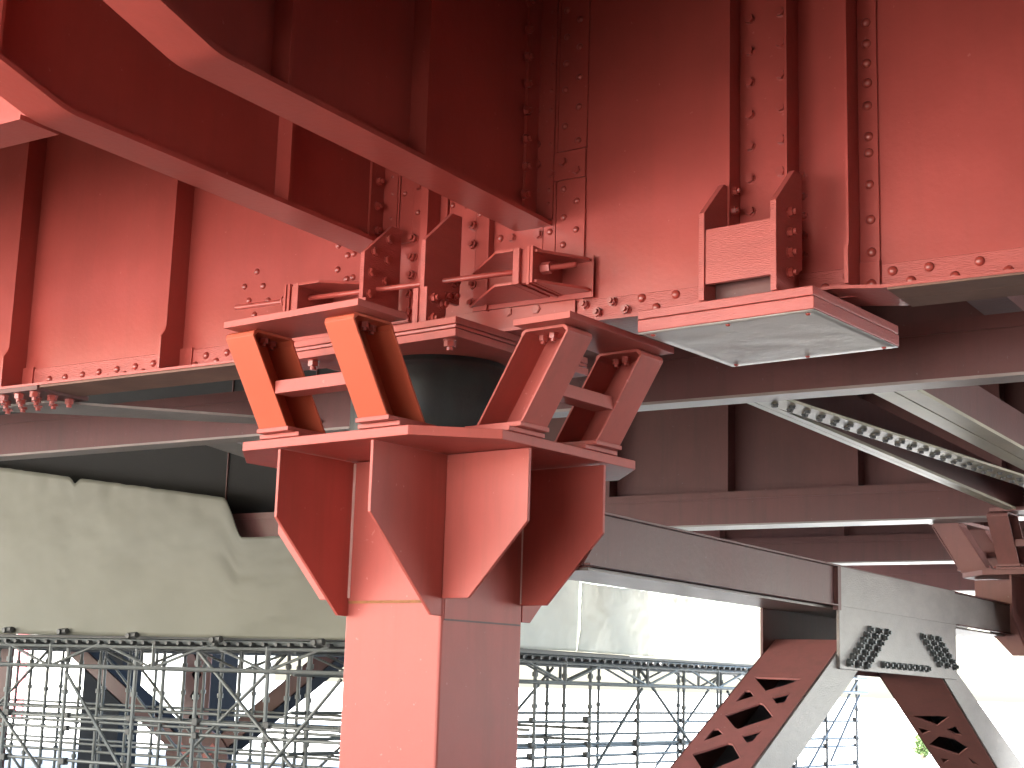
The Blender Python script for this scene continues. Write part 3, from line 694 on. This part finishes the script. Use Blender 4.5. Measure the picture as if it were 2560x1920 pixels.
sheet('dust_sheet', (-20, YT), (-9.4, YT), 2.02, 1.98, top_left, M['tarp'], 'olive white dust sheet hung on the scaffold left of the column', 300, 34, 3.1, .022, .02)
def top_r(f): return 2.98 - .1*f + .02*noise.noise(V((f*40, 1, 1)))
sheet('dust_sheet', (-9.35, 12.3), (-9.0, 15.6), 2.0, 2.0, lambda f: 3.05-.12*f+.02*noise.noise(V((f*30, 2, 2))), M['tarp_white'], 'grey white dust sheet just right of the column above the scaffold deck', 90, 24, 5.2, .03, .02)
sheet('dust_sheet', (-9.0, 15.65), (-8.9, 18.4), 2.0, 2.0, lambda f: 2.80+.015*noise.noise(V((f*30, 2, 2))), M['tarp_white'], 'middle white dust sheet with a gathered seam below the cap beam', 90, 24, 8.4, .03, .02)
sheet('dust_sheet', (-8.9, 18.45), (-8.6, 24.5), 2.0, 2.0, lambda f: 2.76+.015*noise.noise(V((f*30, 5, 2))), M['tarp_white'], 'brightest white dust sheet at the left of the perforated leg', 120, 24, 11.7, .05, .02)

def scaffold(name, label, along, org, length, bay, z_deck, rows, depth, n_ledg, seed, zl=.34):
    """tube scaffold: along = unit vector, rows of standards behind each other, lattice girder under the deck"""
    rnd = random.Random(seed)
    a = V(along); b = V((-a.y, a.x, 0)); org = V(org)
    t = thing(name, label, 'scaffold', org, 0)
    n = int(length/bay)+1
    Pt = lambda s, r, z: org + a*s + b*r + V((0, 0, z))
    for r in range(rows):
        rr = r*depth
        for k in range(n):
            sx = k*bay + rnd.uniform(-.06, .06)
            st = MB(); st.tube(Pt(sx, rr, 0), Pt(sx, rr, z_deck-.03), .0215, 8)
            for q in (.45, .9, 1.35, 1.7): st.tube(Pt(sx, rr, q), Pt(sx, rr, q+.05), .036, 8)
            st.build('standard', M['steel'], t)
        for z in n_ledg:
            zz = z + rnd.uniform(-.03, .03)
            MB().tube(Pt(-.2, rr+.03, zz), Pt(length+.2, rr+.03, zz+rnd.uniform(-.03, .03)), .019, 7).build('ledger', M['steel'], t)
        for k in range(0, n-1):
            if (k+2*r) % 4 == 0:
                s0, s1 = k*bay, (k+2)*bay
                z0, z1 = (.25, z_deck-.15) if rnd.random() < .5 else (z_deck-.15, .25)
                MB().tube(Pt(s0, rr-.04, z0), Pt(s1, rr-.04, z1), .02, 7).build('brace', M['steel'], t)
            if r == 0 and k % 3 == 0:
                s0, s1 = k*bay, (k+1)*bay
                MB().tube(Pt(s0, rr-.07, .6 if k % 2 else 1.6), Pt(s1, rr-.07, 1.6 if k % 2 else .6), .02, 7).build('brace', M['steel'], t)
    # lattice girder and deck edge
    dk = MB(); dk.T = Matrix.Identity(4)
    for r0, r1, z0, z1 in ((-.10, rows*depth-.6, z_deck-.03, z_deck),):
        dk.prism([Pt(-.3, r0, z0), Pt(length+.3, r0, z0), Pt(length+.3, r1, z0), Pt(-.3, r1, z0)], (0, 0, z1-z0))
    dk.build('deck_board', M['steel_dark'], t)
    for r in range(min(2, rows)):
        rr = r*depth-.08
        ch = MB(); ch.tube(Pt(-.3, rr, z_deck-.06), Pt(length+.3, rr, z_deck-.06), .025, 8); ch.tube(Pt(-.3, rr, z_deck-zl), Pt(length+.3, rr, z_deck-zl), .022, 8)
        ch.tube(Pt(-.3, rr, z_deck-.12), Pt(length+.3, rr, z_deck-.12), .018, 8)
        ch.build('chord', M['steel'], t)
        lt = MB(); w = bay*.82; m = int(length/w)
        for k in range(m):
            za, zb = (z_deck-zl, z_deck-.08) if k % 2 else (z_deck-.08, z_deck-zl)
            lt.tube(Pt(k*w, rr, za), Pt((k+1)*w, rr, zb), .016, 6)
            if k % 2: lt.tube(Pt(k*w, rr, z_deck-zl), Pt(k*w, rr, z_deck-.06), .022, 6)
        lt.build('lattice', M['steel'], t)
    lg = MB()
    for k in range(int(length/.17)):
        lg.tube(Pt(k*.17, -.16, z_deck-.075), Pt(k*.17+.04, rows*depth-.7, z_deck-.075), .022, 6)
    lg.build('joist', M['steel_dark'], t)
    for k in range(n):
        for z in n_ledg[:4]:
            p = Pt(k*bay, 0.01, z); s_ = rnd.uniform(.022, .04)
            MB().box(p.x-s_, p.x+s_, p.y-s_, p.y+s_, p.z-s_, p.z+s_).build('coupler', M['steel_dark'], t, .01)
    return t
scL = scaffold('tube_scaffold', 'grey tube scaffold carrying the olive sheet, left of the lit column', (1, 0, 0), (-19.4, 12.1, 0), 10.0, .98, 2.0, 4, 1.4, [.62, .98, 1.12], 3)
scaffold('tube_scaffold', 'pale tube scaffold under the white sheets, between the column and the perforated leg', (.045, 1, 0), (-9.25, 12.6, 0), 11.5, 1.15, 1.98, 2, 1.3, [.55, .82, .95, 1.22], 5)

for u, v in ((157, 1580), (540, 1600), (795, 1607), (20, 1576), (330, 1590)):
    p = atY(u, v, 11.84); q = MB(); q.tube(p+V((-.07, 0, 0)), p+V((.07, 0, .01)), .035, 7); q.tube(p+V((-.02, -.05, 0)), p+V((-.01, .06, 0)), .03, 6); q.build('clamp', M['steel_dark'], scL)
single(MB().box(-21, -9.4, 12.44, 12.47, 3.31, ZD-.004).build('shade_net', M['net']), 'black shade net hanging behind the olive sheet, under the deck', 'net')  # added black sheet in place of the deep shade behind
# ------------------------------------------------------------------ braced pier seen through the left scaffold
YP = 17.0
bp = thing('braced_pier', 'dim braced pier with crossing diagonals and a round node plate seen through the left scaffold', 'pier', (-16.2, YP, 0))
def bar2(pts, off, name, mat): MB().prism([atY(u, v, YP) for u, v in pts], off).build(name, mat, bp, .004)
for (u0, v0), (u1, v1), w in (((150,1590),(430,1850),26), ((880,1590),(548,1862),26)):
    p, q = atY(u0, v0, YP), atY(u1, v1, YP); d = (q-p).normalized(); nn = V((-d.z, 0, d.x))*.13
    MB().prism([p+nn, q+nn, q-nn, p-nn], (0, .02, 0)).build('diagonal', M['dull'], bp)
    MB().prism([p-nn, q-nn, q-nn*.85, p-nn*.85], (0, .34, 0)).build('diagonal_flange', M['dull'], bp)
    MB().prism([p+nn, q+nn, q+nn*.85, p+nn*.85], (0, .34, 0)).build('diagonal_flange', M['blue'], bp)
cn = atY(492, 1890, YP)
MB().prism([cn+V((.62*math.cos(t), -.02, .42*math.sin(t))) for t in [math.pi*2*i/16 for i in range(16)]], (0, .018, 0)).build('node_plate', M['dull'], bp)
for sgn in (-1, 1):
    np_ = MB().prism([cn+V((sgn*(.12), -.0255, .02)), cn+V((sgn*.32, -.0255, .2)), cn+V((sgn*.40, -.0255, .12)), cn+V((sgn*.2, -.0255, -.06))], (0, .005, 0)).build('bolt_plate', M['girder'], bp)
MB().prism([cn+V((-.3, .02, -.4)), cn+V((.3, .02, -.4)), cn+V((.25, .02, -2)), cn+V((-.25, .02, -2))], (0, .3, 0)).build('post', M['dull'], bp)
def lattice_column(u0, u1, u2, y, label, front, side, holes):
    a = atY(u0, 1750, y).x; b = atY(u1, 1750, y).x
    t = thing('lattice_column', label, 'column', (a, y, 0))
    w = b-a; h = 4.2
    if holes:
        polys = [[V((a, 0, 0)), V((b, 0, 0)), V((b, h, 0)), V((a, h, 0))]]
        k = .15
        while k < h-.3:
            cx = (a+b)/2
            polys.append([V((cx-.11, k+.14, 0)), V((cx, k, 0)), V((cx+.11, k+.14, 0)), V((cx, k+.28, 0))]); k += .33
        fl = [p for q in polys for p in q]
        mb = MB(); mb.add([(p.x, y, p.y) for p in fl], [tuple(x) for x in tessellate_polygon(polys)])
        o = mb.build('lattice_face', front, t); sm = o.modifiers.new('thickness', 'SOLIDIFY'); sm.thickness = .015
    else: MB().box(a, b, y, y+.015, 0, h).build('front_face', front, t)
    dpt = max(.06, atX(u2, 1750, b).y - y)
    MB().box(b-.02, b-.005, y+.016, y+dpt, 0, h).build('side_face', side, t)
    MB().box(a+.005, a+.02, y+.016, y+dpt, 0, h).build('side_face', side, t)
    MB().box(a+.021, b-.021, y+dpt-.02, y+dpt, 0, h).build('back_face', M['blue'], t)
    return t
lattice_column(452, 522, 590, 18.0, 'dim red lattice column with diamond openings behind the left scaffold', M['dull'], M['blue'], True)
lattice_column(205, 300, 350, 18.4, 'dark slate column behind the left end of the scaffold', M['blue'], M['blue'], False)
lattice_column(-60, 14, 26, 15.5, 'dark red column cut off by the left picture edge', M['dull'], M['dull'], False)
# pale building beyond
fbd = thing('pale_building', 'overexposed pale building with a pink strip far beyond the left scaffold', 'building', (-40, 36, 0))
MB().box(-47, -36.5, 36, 42, 0, 6.5).build('wall', M['tarp_white'], fbd)
MB().box(atY(36, 1700, 35.95).x, atY(62, 1700, 35.95).x, 35.93, 35.995, 0, 6).build('pink_panel', M['pink'], fbd)

# ------------------------------------------------------------------ trees beyond the right leg
def tree(x, y, h, seed, label):
    rnd = random.Random(seed)
    t = thing('green_bush', label, 'bush', (x, y, 0), 0, 'bushes beyond the pier frame')
    tr = MB(); pts = [V((x, y, 0)), V((x+.05, y, h*.3)), V((x, y+.08, h*.55)), V((x+.1, y, h*.8))]
    for i in range(3): tr.tube(pts[i], pts[i+1], .05-.012*i, 8)
    cl = []
    for i in range(14):
        a = rnd.uniform(0, 6.28); zc = rnd.uniform(.3, .95); r = (1-abs(zc-.55)*1.3)*h*.32
        c = V((x+math.cos(a)*r*rnd.uniform(.3, 1), y+math.sin(a)*r*rnd.uniform(.3, 1), h*zc)); cl.append(c)
        tr.tube(pts[1].lerp(pts[3], rnd.random()), c, .01, 5)
    tr.build('trunk', M['bark'], t)
    lf = MB()
    for c in cl:
        for k in range(170):
            d = V((rnd.gauss(0, 1), rnd.gauss(0, 1), rnd.gauss(0, .8)))*h*.065
            p = c+d; s = rnd.uniform(.03, .06); u = V((rnd.uniform(-1, 1), rnd.uniform(-1, 1), rnd.uniform(-1, 1))).normalized(); w = u.orthogonal().normalized()
            lf.add([p-u*s, p+w*s*.5, p+u*s, p-w*s*.5], [(0, 1, 2, 3)])
    lf.build('crown', M['leaf'], t)
tree(-12.75, 40, .62, 2, 'small green bush at the bottom edge under the right perforated leg')
tree(-13.15, 41.5, .40, 5, 'lower green bush left of the bigger one at the bottom edge')

# ------------------------------------------------------------------ light, world, camera
sun_el, sun_az = rad(48), math.atan2(-.50, -.86)      # direction TO the sun (x, y)
sd = V((-.62, -.78, 0)).normalized()*math.cos(sun_el) + V((0, 0, math.sin(sun_el)))
sl = bpy.data.lights.new('sun', 'SUN'); sl.energy = 4.5; sl.angle = rad(.5); sl.color = (1, .96, .90)
so = bpy.data.objects.new('sun', sl); col.objects.link(so); so.location = (-10, -20, 30)
so.rotation_euler = V((0, 0, 1)).rotation_difference(sd).to_euler()
w = bpy.data.worlds.new('World'); S.world = w; w.use_nodes = True
nt = w.node_tree; bg = nt.nodes['Background']
sk = nt.nodes.new('ShaderNodeTexSky'); sk.sky_type = 'NISHITA'; sk.sun_disc = False
sk.sun_elevation = sun_el; sk.sun_rotation = math.atan2(sd.x, sd.y); sk.dust_density = 3; sk.air_density = 1.2
nt.links.new(sk.outputs[0], bg.inputs['Color']); bg.inputs['Strength'].default_value = .12
cd = bpy.data.cameras.new('camera'); cam = bpy.data.objects.new('camera', cd); col.objects.link(cam)
cd.sensor_fit = 'HORIZONTAL'; cd.sensor_width = 36; cd.lens = FPX/2560*36; cd.clip_end = 3000; cd.clip_start = .05
mc = Matrix((Rt, Up, -Fw)).transposed().to_4x4(); mc.translation = CAM
cam.matrix_world = mc
S.camera = cam
S.view_settings.view_transform = 'Standard'; S.view_settings.look = 'None'; S.view_settings.gamma = 1
S.view_settings.exposure = 3.8
S.cycles.max_bounces = 10; S.cycles.diffuse_bounces = 6; S.cycles.use_denoising = True
